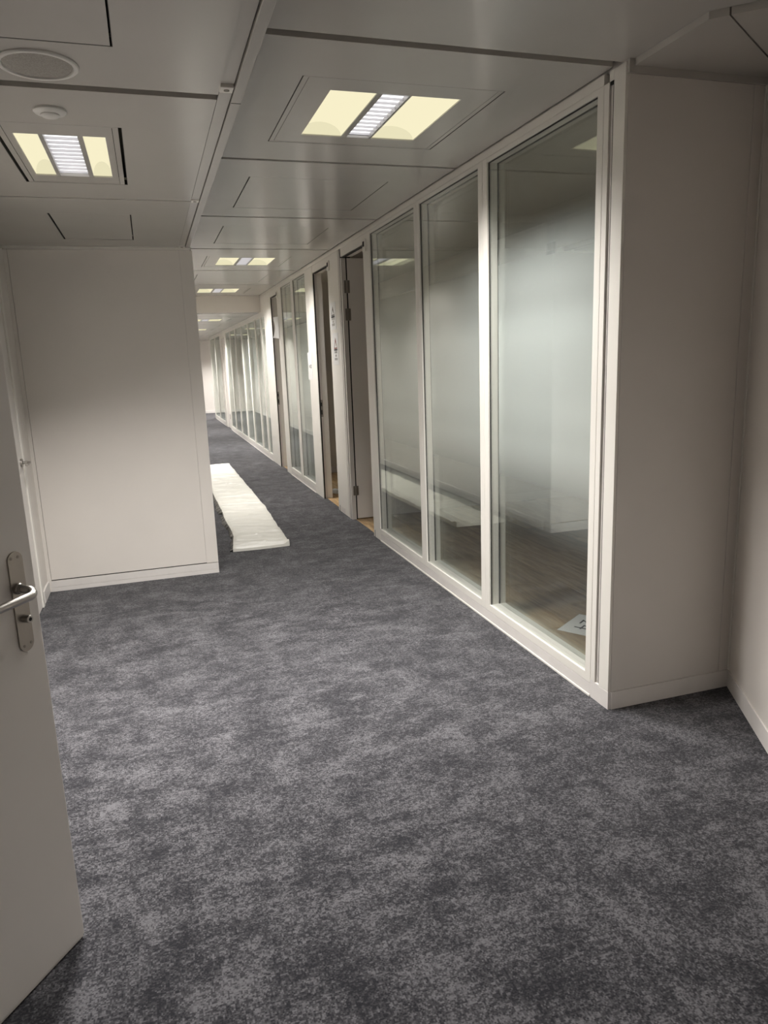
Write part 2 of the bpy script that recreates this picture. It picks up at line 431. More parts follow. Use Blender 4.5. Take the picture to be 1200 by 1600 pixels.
# ------------------------------------------------------------------ alcove at right
wr1 = struct('wall_right.001', 'white return wall at the end of the glass partition', 'wall')
B(1.752, 2.50, 2.464, 2.58, 0, 2.56).build('wall_core', 'dgroove', wr1)
B(1.740, 2.296, 2.458, 2.47, 0.081, 2.4655).build('wall_panel', 'panel', wr1)
B(2.2975, 2.345, 2.456, 2.47, 0.081, 2.4655).build('edge_strip', 'panel', wr1, bevel=0.0008)
B(2.3455, 2.362, 2.450, 2.47, 0.081, 2.4655).build('corner_trim', 'frame', wr1, bevel=0.0008)
B(1.741, 2.365, 2.4545, 2.47, 0.0, 0.0795).build('skirting', 'skirt', wr1, bevel=0.001)
C2 = Vector((2.356, 2.459, 0)); DW = Vector((-0.4755, -0.8797, 0)).normalized(); NW = Vector((DW.y, -DW.x, 0))   # NW points into the room
if NW.x > 0: NW = -NW
def slant(s0, s1, n0, n1, z0, z1):
    vs = [C2 + DW * s + NW * n + Vector((0, 0, z)) for z in (z0, z1) for n in (n0, n1) for s in (s0, s1)]
    return MB().add(vs, [(0, 2, 3, 1), (4, 5, 7, 6), (0, 1, 5, 4), (2, 6, 7, 3), (0, 4, 6, 2), (1, 3, 7, 5)])
wr2 = struct('wall_right.002', 'slanting white wall at the right edge of the picture', 'wall')
slant(0.0, 2.2, -0.12, 0.0, 0, 2.56).build('wall_panel', 'wall', wr2)
slant(0.0, 2.2, -0.01, 0.006, 0, 0.078).build('skirting', 'skirt', wr2, bevel=0.001)
E2 = C2 + DW * 2.2
B(E2.x, E2.x + 0.12, -2.7, E2.y + 0.02, 0, 2.56).build('wall_panel', 'wall', wr2)
wb = B(-1.0, 2.0, -2.8, -2.7, 0, 2.56).build('wall_rear', 'wall', kind='structure')
tag(wb, 'white wall behind the viewpoint', 'wall', kind='structure')

# ------------------------------------------------------------------ ceilings
cs = struct('ceiling', 'white metal panel ceiling over the corridor', 'ceiling')
B(0.30, 5.2, -2.8, 24.1, ZC + 0.09, ZC + 0.14).build('plenum_slab', 'plenum', cs)
T = 0.03
HX0, HX1 = 0.635, 1.448
JY = [2.511, 3.985, 5.480, 6.960, 8.515, 10.005, 11.60]
JG = [0.022, 0.016, 0.015, 0.015, 0.014, 0.014, 0.0]
holes = [(2.845, 3.665, 'lamp'), (4.340, 5.175, 'hatch'), (5.850, 6.665, 'hatch'), (7.420, 8.215, 'lamp'), (8.900, 9.700, 'hatch'), (10.42, 11.24, 'lamp')]
lamps = []
def hatch(x0, x1, y0, y1, z, parent, side=0.008, thin=0.004):
    MB().ring((x0, x1, y0, y1), (x0 + 0.002, x1 - 0.002, y0 + 0.003, y1 - 0.003), z + 0.0006, z + 0.02).build('hatch_gap_shade', 'gasket', parent)  # dark ring added to draw the shaded gap round the hatch
    B(x0 + side, x1 - side * 0.6, y0 + thin, y1 - thin, z + 0.0005, z + T).build('access_hatch', 'ceil', parent)
for i, (y0, y1, kind) in enumerate(holes):
    a, b = JY[i] + JG[i], JY[i + 1] - JG[i + 1]
    MB().ring((0.345, 1.724, a, b), (HX0, HX1, y0, y1), ZC, ZC + T).build('ceiling_panel', 'ceil', cs)
    if i: B(0.345, 1.724, JY[i] - 0.03, JY[i] + 0.03, ZC + T, ZC + T + 0.004).build('joint_strip', 'joint', cs)
    if kind == 'hatch': hatch(HX0, HX1, y0, y1, ZC, cs)
    else: lamps.append(('corridor', HX0, HX1, y0, y1, ZC))
B(0.345, 1.75, JY[0] - 0.04, JY[0] + 0.04, ZC + T, ZC + T + 0.004).build('joint_strip', 'joint', cs)
# panel in front, cut at the alcove
MB().prism([(0.345, 0.9), (1.50, 0.9), (2.018, 1.843), (1.755, 2.084), (1.755, 2.452), (1.724, 2.489), (0.345, 2.489)], ZC, ZC + T).build('ceiling_panel', 'ceil', cs)
B(0.345, 1.6, -2.7, 0.88, ZC, ZC + T).build('ceiling_panel', 'ceil', cs)
# alcove ceiling, a little lower
MB().prism([(1.757, 2.085), (1.800, 2.0465), (2.2958, 2.357), (2.346, 2.449), (1.757, 2.449)], ZC - 0.022, ZC + 0.02).build('ceiling_panel', 'ceil', cs)
MB().prism([(1.804, 2.0425), (2.022, 1.845), (2.294, 2.349)], ZC - 0.022, ZC + 0.02).build('ceiling_panel', 'ceil', cs)
B(1.735, 2.36, 2.4495, 2.47, ZC - 0.046, ZC + 0.02).build('edge_trim', 'ceil', cs)

# bulkhead and the lower ceiling beyond it
bk = B(0.355, XG, 11.60, 11.72, ZL + 0.005, ZC + 0.04).build('trim_2', 'wall', kind='structure')
tag(bk, 'white bulkhead stepping down across the corridor', 'bulkhead', kind='structure')
c3 = struct('ceiling.001', 'lower white panel ceiling in the far part of the corridor', 'ceiling')
FJ = [11.73, 12.64, 14.36, 16.1, 17.85, 19.55, 21.25, 23.99]
for i in range(len(FJ) - 1):
    a, b = FJ[i] + 0.012, FJ[i + 1] - 0.012
    x1 = 1.724 if i < 6 else 5.1
    mid = (a + b) / 2
    if 0 < i < 6:
        MB().ring((0.36, x1, a, b), (HX0, HX1, mid - 0.41, mid + 0.41), ZL, ZL + T).build('ceiling_panel', 'ceil', c3)
        if i % 2: lamps.append(('far', HX0, HX1, mid - 0.41, mid + 0.41, ZL))
        else: hatch(HX0, HX1, mid - 0.41, mid + 0.41, ZL, c3)
    elif i == 6:
        MB().ring((0.36, x1, a, b), (1.9, 2.713, 22.1, 22.92), ZL, ZL + T).build('ceiling_panel', 'ceil', c3)
        lamps.append(('end', 1.9, 2.713, 22.1, 22.92, ZL))  # unseen lamp, added to brighten the end wall
    else:
        B(0.36, x1, a, b, ZL, ZL + T).build('ceiling_panel', 'ceil', c3)
B(0.36, 5.1, 11.73, 23.99, ZL + 0.09, ZL + 0.12).build('plenum_slab', 'plenum', c3)

# lowered ceiling at left
cl = struct('ceiling.002', 'lowered white metal panel ceiling at left', 'ceiling')
B(-2.6, 0.335, -2.8, YB, ZL + 0.09, ZL + 0.13).build('plenum_slab', 'plenum', cl)
LX0, LX1 = -0.402, -0.006
lj = [(-0.50, 0.925), (0.955, 2.343), (2.385, 3.785), (3.800, 5.205)]
lh = [None, (1.25, 2.066, 'hatch'), (2.705, 3.500, 'lamp'), (4.150, 4.935, 'hatch')]
for (a, b), h in zip(lj, lh):
    if h is None:
        B(XL + 0.004, 0.27, -0.47, b, ZL, ZL + T).build('ceiling_panel', 'ceil', cl)
        MB().ring((XL + 0.004, 0.27, -2.69, -0.50), (LX0, LX1, -1.595, -0.80), ZL, ZL + T).build('ceiling_panel', 'ceil', cl)
        lamps.append(('rear', LX0, LX1, -1.595, -0.80, ZL)); continue  # unseen lamp behind the camera, added to light the door leaf
    MB().ring((XL + 0.004, 0.27, a, b), (LX0, LX1, h[0], h[1]), ZL, ZL + T).build('ceiling_panel', 'ceil', cl)
    if h[2] == 'hatch': hatch(LX0, LX1, h[0], h[1], ZL, cl, 0.010, 0.004)
    else: lamps.append(('left', LX0, LX1, h[0], h[1], ZL))
    B(XL + 0.004, 0.27, a - 0.06, a + 0.015, ZL + T, ZL + T + 0.004).build('joint_strip', 'joint', cl)
B(XL + 0.004, 0.345, 5.208, YB - 0.001, ZL - 0.004, ZL + T).build('edge_trim', 'frame', cl)

# bulkhead edge rail between the two ceiling heights
tr = struct('trim_1', 'white metal edge rail where the ceiling steps up over the corridor', 'trim')
B(0.3115, 0.342, -2.7, 5.207, ZL - 0.002, ZL + 0.03).build('edge_rail', 'ceil', tr, bevel=0.002)
B(0.334, 0.344, -2.7, YB, ZL + 0.031, ZC + 0.04).build('step_face', 'ceil', tr)
MB().prism([(0.2715, -2.7), (0.308, -2.7), (0.308, 2.268), (0.2715, 2.268)], ZL + 0.006, ZL + 0.03).build('inner_rail', 'ceil', tr)
B(0.2715, 0.3085, 2.322, 3.755, ZL + 0.001, ZL + 0.03).build('inner_rail', 'ceil', tr, bevel=0.001)
B(0.2715, 0.3085, 3.81, 5.17, ZL + 0.004, ZL + 0.03).build('inner_rail', 'ceil', tr, bevel=0.001)
for y in (2.294, 3.782, 5.188):
    cp = B(0.2705, 0.3075, y - 0.022, y + 0.022, ZL - 0.003, ZL + 0.03).build('rail_clip', 'frame', tr, bevel=0.0015)
    MB().lathe((0.289, y, ZL - 0.0035), [(0.008, -0.0015), (0.008, 0.002)], 20).build('screw', 'hinge', cp)
for y in (2.40, 5.19):
    B(0.313, 0.3415, y - 0.002, y + 0.002, ZL - 0.0026, ZL + 0.01).build('rail_joint', 'dgroove', tr)

# room ceilings and dividing walls behind the glass
rc = MB()
for y0, y1, h0, h1 in ((2.58, 13.0, 0, 0), (13.0, 16.5, 14.6, 15.42), (16.5, 21.6, 18.4, 19.22)):
    if h0: rc.ring((XG + 0.12, 5.2, y0, y1), (3.4, 4.213, h0, h1), 2.50, 2.55); lamps.append(('room', 3.4, 4.213, h0, h1, 2.50))  # unseen room lamps, added so the far film looks lit from behind
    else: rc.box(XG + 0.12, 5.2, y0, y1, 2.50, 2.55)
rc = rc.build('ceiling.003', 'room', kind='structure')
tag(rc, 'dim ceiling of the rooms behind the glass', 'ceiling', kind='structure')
rw = struct('wall_far', 'dim inner walls of the rooms behind the glass partition', 'wall')
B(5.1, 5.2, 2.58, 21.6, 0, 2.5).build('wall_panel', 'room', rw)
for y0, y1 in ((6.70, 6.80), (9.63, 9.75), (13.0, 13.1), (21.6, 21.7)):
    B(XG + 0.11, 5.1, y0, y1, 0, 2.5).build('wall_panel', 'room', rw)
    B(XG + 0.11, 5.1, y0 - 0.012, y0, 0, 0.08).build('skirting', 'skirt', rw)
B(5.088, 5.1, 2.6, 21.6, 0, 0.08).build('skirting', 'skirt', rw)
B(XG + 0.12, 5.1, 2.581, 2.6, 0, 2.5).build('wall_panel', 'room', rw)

# ------------------------------------------------------------------ glazed partition
pt = struct('wall_right', 'white framed glass partition along the right of the corridor', 'wall')
X0, X1 = XG, XG + 0.100
ZT = 2.448          # top of the glass, near part
ZTF = 2.185         # top of the glass beyond the bulkhead
ZS = 0.062          # top of the skirting
ZG = 0.104          # bottom of the glass
bv = 0.0012
# end post with its shadow groove
B(X0, X1 - 0.01, 2.461, 2.531, 0.081, 2.505).build('end_post', 'frame', pt, bevel=bv)
B(X0 - 0.0005, X1 - 0.01, 2.459, 2.531, 0.0, 0.0795).build('end_post_foot', 'skirt', pt, bevel=bv)
B(X0 + 0.009, X1 - 0.01, 2.5315, 2.5595, 0.0, 2.505).build('groove_back', 'panel', pt)
B(X0 + 0.001, X0 + 0.0085, 2.5318, 2.5355, 0.09, 2.46).build('groove_gasket', 'gasket', pt)
B(X0 + 0.0006, X0 + 0.012, 2.5315, 2.5945, 0.0, 0.082).build('skirting', 'skirt', pt, bevel=0.001)
B(X0, X0 + 0.0085, 2.532, 2.559, 2.470, 2.505).build('groove_cap', 'frame', pt)
B(X0 + 0.0015, X0 + 0.0086, 2.5335, 2.556, 2.458, 2.4695).build('groove_hole', 'ink', pt)
B(X0, X1, 2.560, 2.5925, 0.083, 2.470).build('frame_strip', 'frame', pt, bevel=bv)
B(X0, X1, 2.5945, 2.635, ZS + 0.002, 2.470).build('post', 'frame', pt, bevel=bv)
# openings: windows and doors in order
WIN = [(2.635, 3.604), (3.713, 4.596), (4.694, 5.690), (8.200, 8.920), (9.050, 9.750),
       (11.73, 12.25), (12.36, 13.20), (13.31, 14.20), (14.31, 15.20), (15.31, 16.20), (16.31, 17.15), (18.62, 19.95), (20.07, 21.50)]
POST = [(3.604, 3.713, 1), (4.596, 4.694, 1), (5.690, 5.885, 0), (6.612, 7.120, 0), (7.806, 8.200, 0), (8.920, 9.050, 1), (9.750, 10.06, 0), (10.606, 11.28, 0)]
POSTF = [(11.62, 11.73, 0), (12.25, 12.36, 1), (13.20, 13.31, 1), (14.20, 14.31, 1), (15.20, 15.31, 1), (16.20, 16.31, 1), (17.15, 17.40, 0), (18.20, 18.62, 0), (19.95, 20.07, 1), (21.50, 21.60, 0)]
WIN.insert(5, (11.28, 11.62))
DOORS = [(5.890, 6.606), (7.125, 7.800), (10.065, 10.600)]
for (a, b, mul) in POST:
    z0 = ZS + 0.002 if mul else 0.0
    if mul:
        m = (a + b) / 2
        B(X0, X1, a, m - 0.001, ZS + 0.002, 2.470).build('mullion', 'frame', pt, bevel=bv)
        B(X0, X1, m + 0.001, b, ZS + 0.002, 2.470).build('mullion', 'frame', pt, bevel=bv)
    elif a == 6.612:
        B(X0, X1, 6.705, b, 0.002, 2.470).build('post', 'frame', pt, bevel=bv)
        B(X0 + 0.012, X1, 6.690, 6.7045, 0.0, 2.470).build('groove_gasket', 'gasket', pt)
        B(X0, X1, 6.657, 6.689, 0.0, 2.47).build('frame_strip', 'panel', pt, bevel=bv)
        B(X0 + 0.010, X1, 6.640, 6.656, 0.0, 2.47).build('groove_gasket', 'gasket', pt)
    else:
        B(X0, X1, a, b, 0.002, 2.470).build('post', 'frame', pt, bevel=bv)
for (a, b, mul) in POSTF:
    B(X0, X1, a, b, (ZS + 0.002) if mul else 0.002, ZTF + 0.02).build('mullion' if mul else 'post', 'frame', pt, bevel=bv)
B(X0, X1, 2.5945, 11.6, 2.471, 2.508).build('head_rail', 'frame', pt, bevel=bv)
B(X0, X1, 11.6, 21.6, ZTF + 0.021, ZL).build('head_rail', 'frame', pt, bevel=bv)
B(X0 + 0.02, X1, 11.6, 21.6, ZL + 0.001, 2.54).build('upper_panel', 'panel', pt)
B(X0 + 0.02, X1, 2.46, 11.6, 2.508, 2.54).build('upper_panel', 'panel', pt)
groups = [(2.5945, 5.690), (8.200, 9.750), (11.28, 17.15), (18.62, 21.50)]
for a, b in groups:
    B(X0 + 0.001, X1, a, b, 0.010, ZS).build('skirting', 'skirt', pt, bevel=0.001)
    B(X0 - 0.004, X1, a, b, 0.0, 0.0095).build('skirting_foot', 'frame', pt, bevel=0.001)
B(X0 - 0.0006, X0 + 0.002, 5.845, 5.858, 0.0, 0.062).build('skirting_end_gap', 'ink', pt)
B(X0 - 0.0006, X0 + 0.002, 7.06, 7.075, 0.0, 0.062).build('skirting_end_gap', 'ink', pt)
B(X0 - 0.0006, X0 + 0.002, 6.86, 7.04, 0.012, 0.058).build('skirting', 'panel', pt)

XA, XB = X0 + 0.010, X0 + 0.060       # outer and inner pane
films = []
for k, (a, b) in enumerate(WIN, 1):
    zt = ZT if a < 11 else ZTF
    far = a > 11
    wn = struct(f'window_{k}', 'fixed glass panel %s from the near end of the partition' % ('first', 'second', 'third', 'fourth', 'fifth', 'sixth', 'seventh', 'eighth', 'ninth', 'tenth', 'eleventh', 'twelfth', 'thirteenth', 'fourteenth')[k - 1], 'window')
    B(X0 + 0.0005, X1, a, b, ZS + 0.002, ZG).build('sill_rail', 'frame', wn, bevel=bv)
    B(X0 + 0.0005, X1, a, b, zt, 2.470 if a < 11.6 else ZTF + 0.02).build('top_rail', 'frame', wn, bevel=bv)
    if not far:
        g = 0.0028
        MB().wring((a, b, ZG - 0.002, zt), (a + g, b - g, ZG - 0.001, zt - g), XA - 0.0015, XA + 0.0065).build('gasket', 'gasket', wn)
        MB().wring((a, b, ZG - 0.002, zt), (a + g, b - g, ZG - 0.001, zt - g), XB - 0.0022, XB + 0.0075).build('gasket', 'gasket', wn)
    B(XA, XA + 0.006, a + 0.002, b - 0.002, ZG + 0.001, zt - 0.001).build('glass_pane', 'glass', wn)
    B(XB + 0.001, XB + 0.007, a + 0.002, b - 0.002, ZG + 0.001, zt - 0.001).build('glass_pane', 'glass', wn)
    B(XB - 0.001, XB - 0.0002, a + 0.004, b - 0.004, 0.5, min(zt - 0.01, 2.3)).build('privacy_film', 'film', wn)

# ------------------------------------------------------------------ doors of the rooms
dl = ['first room doorway with its pale leaf swung open inwards', 'second room doorway standing open, strike plate on its jamb', 'third room doorway standing open, sheet hanging beside it']
for k, (a, b) in enumerate(DOORS):
    d = struct(f'door_{k + 1}', dl[k], 'door')
    XJ = X0 + 0.045
    B(X0 + 0.001, X1, a, b, 2.400, 2.470).build('door_head', 'frame', d, bevel=bv)
    B(X0 + 0.012, X0 + 0.040, a, b, 2.393, 2.3995).build('head_seal', 'gasket', d)
    B(X0 + 0.004, XJ, b + 0.0005, b + 0.030, 0.0, 2.392).build('door_jamb', 'panel', d, bevel=bv)
    if k: B(X0 + 0.004, X0 + 0.018, b - 0.007, b, 0.0, 2.392).build('jamb_gasket', 'gasket', d)
    # small lock housing at the near top corner
    hb = B(X0 - 0.012, X0 - 0.0005, a - 0.105, a - 0.03, 2.335, 2.425).build('closer_cap', 'frame', d, bevel=0.003)
    B(X0 - 0.014, X0 - 0.0115, a - 0.085, a - 0.045, 2.372, 2.410).build('cap_hole', 'ink', hb)
    if k == 0:
        yl = b + 0.002
        lf = B(XJ + 0.012, XJ + 0.72, yl, yl + 0.042, 0.008, 2.392).build('door_leaf', 'door', d, bevel=0.002)
        B(XJ + 0.0005, XJ + 0.0115, b + 0.001, b + 0.03, 0.0, 2.39).build('leaf_gap', 'gasket', d)
        for z0, z1 in ((2.09, 2.20), (1.85, 1.955), (0.235, 0.325)):
            B(XJ - 0.022, XJ + 0.030, yl - 0.006, yl - 0.0005, z0, z1).build('hinge', 'hinge', d, bevel=0.001)
            MB().lathe((XJ + 0.006, yl - 0.008, z0), [(0.007, 0), (0.007, z1 - z0)], 14).build('hinge_pin', 'hinge', d, smooth=True)
    else:
        s = B(X0 + 0.016, X0 + 0.040, b - 0.0035, b + 0.0004, 0.905, 1.088).build('strike_plate', 'hinge', d)
        B(X0 + 0.020, X0 + 0.032, b - 0.0040, b - 0.0034, 0.93, 0.98).build('strike_slot', 'ink', s)
        B(X0 + 0.020, X0 + 0.032, b - 0.0040, b - 0.0034, 1.02, 1.06).build('strike_slot', 'ink', s)
        B(X1 + 0.01, X1 + 0.62, a - 0.045, a - 0.004, 0.008, 2.392).build('door_leaf', 'door', d, bevel=0.002)
d4 = struct('door_4', 'far closed door in the partition with dark hinges', 'door')
B(X0 + 0.02, X0 + 0.06, 17.405, 18.195, 0.008, 2.10).build('door_leaf', 'door', d4, bevel=0.002)
B(X0 + 0.001, X1, 17.40, 18.20, 2.105, ZTF + 0.02).build('door_head', 'frame', d4, bevel=bv)
for z in (0.25, 1.85):
    B(X0 - 0.006, X0 + 0.0005, 17.36, 17.42, z, z + 0.11).build('hinge', 'hinge', d4)

# ------------------------------------------------------------------ ceiling lamps
def vaults(x0, x1, y0, y1, z, depth, n=12):
    m = MB(); vs = []
    for y in (y0, y1):
        for k in range(n + 1):
            t = PI * k / n
            vs.append(((x0 + x1) / 2 - (x1 - x0) / 2 * math.cos(t), y, z + depth * math.sin(t)))
    m.add(vs, [(k, k + 1, n + 2 + k, n + 1 + k) for k in range(n)])
    return m
def vault_end(x0, x1, y, z, depth, n=12):
    return MB().add([((x0 + x1) / 2 - (x1 - x0) / 2 * math.cos(PI * k / n), y, z + depth * math.sin(PI * k / n)) for k in range(n + 1)], [tuple(range(n + 1))])
NTH = {}
def lamp(kind, x0, x1, y0, y1, z, label):
    cx, cy = (x0 + x1) / 2, (y0 + y1) / 2
    t = empty('ceiling_lamp', (cx, cy, z)); tag(t, label, 'lamp', 'recessed ceiling lamps')
    if kind in ('left', 'rear'):
        xs = [-0.3485, -0.2725, -0.2585, -0.151, -0.134, -0.062]; oy0, oy1 = y0 + 0.12, y1 - 0.117
        slot, lip = 0.012, 0.018
    else:
        xs = [x0 + q for q in (0.133, 0.322, 0.346, 0.455, 0.465, 0.676)]; oy0, oy1 = cy - 0.287, cy + 0.287
        slot, lip = 0.005, 0.020
    px0, px1 = x0 + slot, x1 - slot
    MB().ring((x0, x1, y0, y1), (x0 + 0.002, x1 - 0.002, y0 + 0.003, y1 - 0.003), z + 0.0006, z + 0.02).build('edge_gap_shade', 'gasket', t)  # dark ring standing in for the shade between lamp and ceiling panel
    MB().ring((px0, px1, y0 + 0.0035, y1 - 0.0035), (px0 + lip, px1 - lip, y0 + 0.012, y1 - 0.012), z + 0.0005, z + 0.02).build('trim_frame', 'ceil', t)
    MB().ring((px0 + lip + 0.002, px1 - lip - 0.002, y0 + 0.0135, y1 - 0.0135), (xs[0], xs[5], oy0, oy1), z + 0.001, z + 0.012).build('lamp_plate', 'ceil', t)
    for a, b in ((xs[0], xs[1]), (xs[4], xs[5])):
        rf = vaults(a, b, oy0, oy1, z + 0.006, 0.055).build('reflector', 'vault', t, smooth=True, fix=False)
        vault_end(a, b, oy1 - 0.001, z + 0.006, 0.055).build('reflector_end', 'cap', rf, fix=False)
        vault_end(a, b, oy0 + 0.001, z + 0.006, 0.055).build('reflector_end', 'cap', rf, fix=False)
    B(xs[1], xs[2], oy0, oy1, z + 0.001, z + 0.035).build('rail', 'rail', t)
    B(xs[3], xs[4], oy0, oy1, z + 0.001, z + 0.035).build('rail', 'rail', t)
    B(xs[2], xs[3], oy0, oy1, z + 0.020, z + 0.022).build('diffuser', 'tube', t)
    me = None; nb = 11
    for k in range(nb):
        y = oy0 + (oy1 - oy0) * (k + 0.5) / nb
        if me is None:
            bl = B(xs[2] + 0.0005, xs[3] - 0.0005, y - 0.0012, y + 0.0012, z + 0.007, z + 0.0165).build('louvre_blade', 'louvre', t); me = bl.data; y_first = y
        else:
            bl = bpy.data.objects.new('louvre_blade', me); COL.objects.link(bl); bl.parent = t; bl.location = (0, y - y_first, 0)
    # the light it gives
    ld = bpy.data.lights.new('lamp_light', 'AREA'); ld.shape = 'RECTANGLE'
    ld.size = xs[5] - xs[0]; ld.size_y = oy1 - oy0; ld.energy = LAMP_W; ld.spread = math.radians(LAMP_SPREAD); ld.color = LAMP_COL
    if kind == 'room': ld.energy = LAMP_W * 1.0
    if kind == 'left': ld.energy = LAMP_W * 1.1
    if kind == 'corridor' and cy > 5: ld.energy = LAMP_W * (0.66 if cy < 9 else 0.8)
    if kind == 'far': ld.energy = LAMP_W * 1.3
    if kind == 'end': ld.energy = LAMP_W * 2.0
    if kind == 'rear': ld.energy = LAMP_W * 0.32
    lo = bpy.data.objects.new('lamp_light', ld); COL.objects.link(lo); lo.parent = t
    lo.location = ((xs[0] + xs[5]) / 2 - cx, (oy0 + oy1) / 2 - cy, -0.002)
labs = {('corridor', 0): 'large square ceiling lamp over the near glass panels, louvre between two yellow reflectors',
        ('corridor', 1): 'ceiling lamp over the first room doorway, fourth panel of the corridor',
        ('corridor', 2): 'last ceiling lamp before the white bulkhead',
        ('far', 0): 'first ceiling lamp beyond the white bulkhead',
        ('far', 1): 'second ceiling lamp beyond the white bulkhead',
        ('far', 2): 'farthest ceiling lamp near the end wall',
        ('room', 0): 'unseen ceiling lamp added to light the far glazed room, nearer one',
        ('room', 1): 'unseen ceiling lamp added to light the far glazed room, farther one',
        ('rear', 0): 'unseen ceiling lamp added behind the viewpoint for extra light',
        ('end', 0): 'unseen ceiling lamp added around the corner to light the end wall',
        ('left', 0): 'narrow ceiling lamp in the lowered ceiling at left, beside the smoke detector'}
for L_ in lamps:
    i = NTH.get(L_[0], 0); NTH[L_[0]] = i + 1
    lamp(*L_, labs[(L_[0], i)])

# ------------------------------------------------------------------ speaker and smoke detector in the left ceiling
sp = empty('ceiling_speaker', (-0.193, 2.213, ZL)); tag(sp, 'round flush speaker with white rim in the left ceiling', 'speaker')
c_ = (-0.193, 2.213, ZL)
MB().lathe(c_, [(0.0985, 0), (0.0985, -0.003), (0.095, -0.006), (0.086, -0.006), (0.083, -0.002), (0.083, 0)], 56).build('rim', 'white', sp, smooth=True)
MB().lathe(c_, [(0.0825, -0.0005), (0.0825, -0.0025), (0.05, -0.004), (0.001, -0.0045)], 48).build('grille', 'mesh', sp, smooth=True)
sm = empty('smoke_detector', (-0.206, 2.568, ZL)); tag(sm, 'small round white smoke detector on the left ceiling', 'detector')
c_ = (-0.206, 2.568, ZL)
MB().lathe(c_, [(0.047, 0), (0.047, -0.006), (0.043, -0.010), (0.030, -0.013), (0.028, -0.013)], 40).build('base', 'white', sm, smooth=True)
MB().lathe(c_, [(0.027, -0.010), (0.027, -0.016), (0.022, -0.020), (0.001, -0.022)], 32).build('sensor_cap', 'white', sm, smooth=True)

# ------------------------------------------------------------------ rolled-out white sheet on the carpet
sh = empty('dust_sheet', (0.75, 8.5, 0)); tag(sh, 'long crumpled white plastic sheet laid on the carpet beside the wall', 'sheet')
nx, ny = 26, 300
YA, YZ = 5.87, 11.12
vs, fs = [], []
def sheet_z(u, y):
    def ridge(a, b, c): return 1 - abs(noise.noise(Vector((a, b, c)))) * 2.2
    w1 = y + 0.05 * noise.noise(Vector((u * 1.5, y * 1.3, 4)))
    v = 0.45 * noise.noise(Vector((u * 1.0, w1 * 4.0, 0))) + 0.35 * ridge(u * 0.9, w1 * 6.5, 3) ** 3 + 0.22 * ridge(u * 1.8 + 5, w1 * 15.0, 9) ** 3
    z = 0.036 + 0.026 * v
    f = (y - YA) / 0.10
    if f < 1: z = z * (0.55 + 0.45 * math.sin(max(0, f) * PI / 2)) + 0.004
    g = min(u, 1 - u) / 0.05
    if g < 1: z *= 0.82 + 0.18 * g
    return z
for j in range(ny + 1):
    y = YA + (YZ - YA) * j / ny
    tt = j / ny
    xl = 0.568 + 0.03 * tt + 0.009 * noise.noise(Vector((1.7, y * 2.6, 0))) - 0.050 * max(0.0, 1 - (y - YA) / 0.45) ** 1.3
    xr = 0.985 + 0.045 * min(1, tt * 3) + 0.012 * noise.noise(Vector((8.1, y * 3.0, 0)))
    for i in range(nx + 1):
        u = i / nx
        yy = y - 0.012 * math.sin(u * PI) * max(0, 1 - tt * 20)
        z = sheet_z(u, y)
        if j < 6 and u > 0.9: z += 0.03 * (u - 0.9) / 0.1 * (1 - j / 6)
        vs.append((xl + (xr - xl) * u, yy, z))
top = len(vs)
for j in range(ny):
    for i in range(nx):
        a = j * (nx + 1) + i
        fs.append((a, a + 1, a + nx + 2, a + nx + 1))
m = MB().add(vs, fs)
# edges folded down to the floor on the right and at both ends
def skirt(idx, dx, dy):
    base = [(vs[i][0] + dx, vs[i][1] + dy, 0.002) for i in idx]
    k = len(m.v); m.v += base
    for q in range(len(idx) - 1): m.f.append((idx[q], idx[q + 1], k + q + 1, k + q))
skirt([j * (nx + 1) + nx for j in range(ny + 1)], 0.006, 0)
skirt(list(range(nx + 1)), 0, -0.006)
skirt([ny * (nx + 1) + i for i in range(nx + 1)], 0, 0.006)
m.build('sheet', 'sheet', sh, smooth=True)
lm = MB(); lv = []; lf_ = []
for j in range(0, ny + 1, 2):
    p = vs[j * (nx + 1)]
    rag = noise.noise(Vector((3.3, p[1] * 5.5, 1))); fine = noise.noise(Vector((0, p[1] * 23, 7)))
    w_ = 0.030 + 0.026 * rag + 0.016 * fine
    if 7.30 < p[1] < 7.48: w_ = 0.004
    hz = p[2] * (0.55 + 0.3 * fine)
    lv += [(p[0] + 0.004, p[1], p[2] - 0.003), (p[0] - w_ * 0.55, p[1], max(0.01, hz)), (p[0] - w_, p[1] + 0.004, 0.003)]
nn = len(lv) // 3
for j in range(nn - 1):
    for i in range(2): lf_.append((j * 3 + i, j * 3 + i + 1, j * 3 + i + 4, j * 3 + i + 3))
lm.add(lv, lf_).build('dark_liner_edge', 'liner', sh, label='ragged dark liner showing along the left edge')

# ------------------------------------------------------------------ papers
def text_mesh(name, txt, size, mat, parent, loc, rot, bold=0.0):
    cu = bpy.data.curves.new(name, 'FONT'); cu.body = txt; cu.size = size; cu.align_x = 'CENTER'; cu.align_y = 'CENTER'; cu.extrude = 0.0003; cu.offset = bold
    tmp = bpy.data.objects.new(name, cu); COL.objects.link(tmp)
    bpy.context.view_layer.update()
    me = bpy.data.meshes.new_from_object(tmp.evaluated_get(bpy.context.evaluated_depsgraph_get()))
    bpy.data.objects.remove(tmp); me.materials.clear(); me.materials.append(M[mat])
    o = bpy.data.objects.new(name, me); COL.objects.link(o); o.parent = parent; o.location = loc; o.rotation_euler = rot
    return o
pA = tag(empty('paper_sheet', (2.195, 3.345, 0.001)), 'white paper with a black number on the oak floor behind the near glass panel', 'paper')
ang = math.radians(34)
ps = B(-0.148, 0.148, -0.105, 0.105, 0.0, 0.0012)
ps.v = [(2.195 + x * math.cos(ang) - y * math.sin(ang), 3.345 + x * math.sin(ang) + y * math.cos(ang), 0.001 + z) for x, y, z in ps.v]
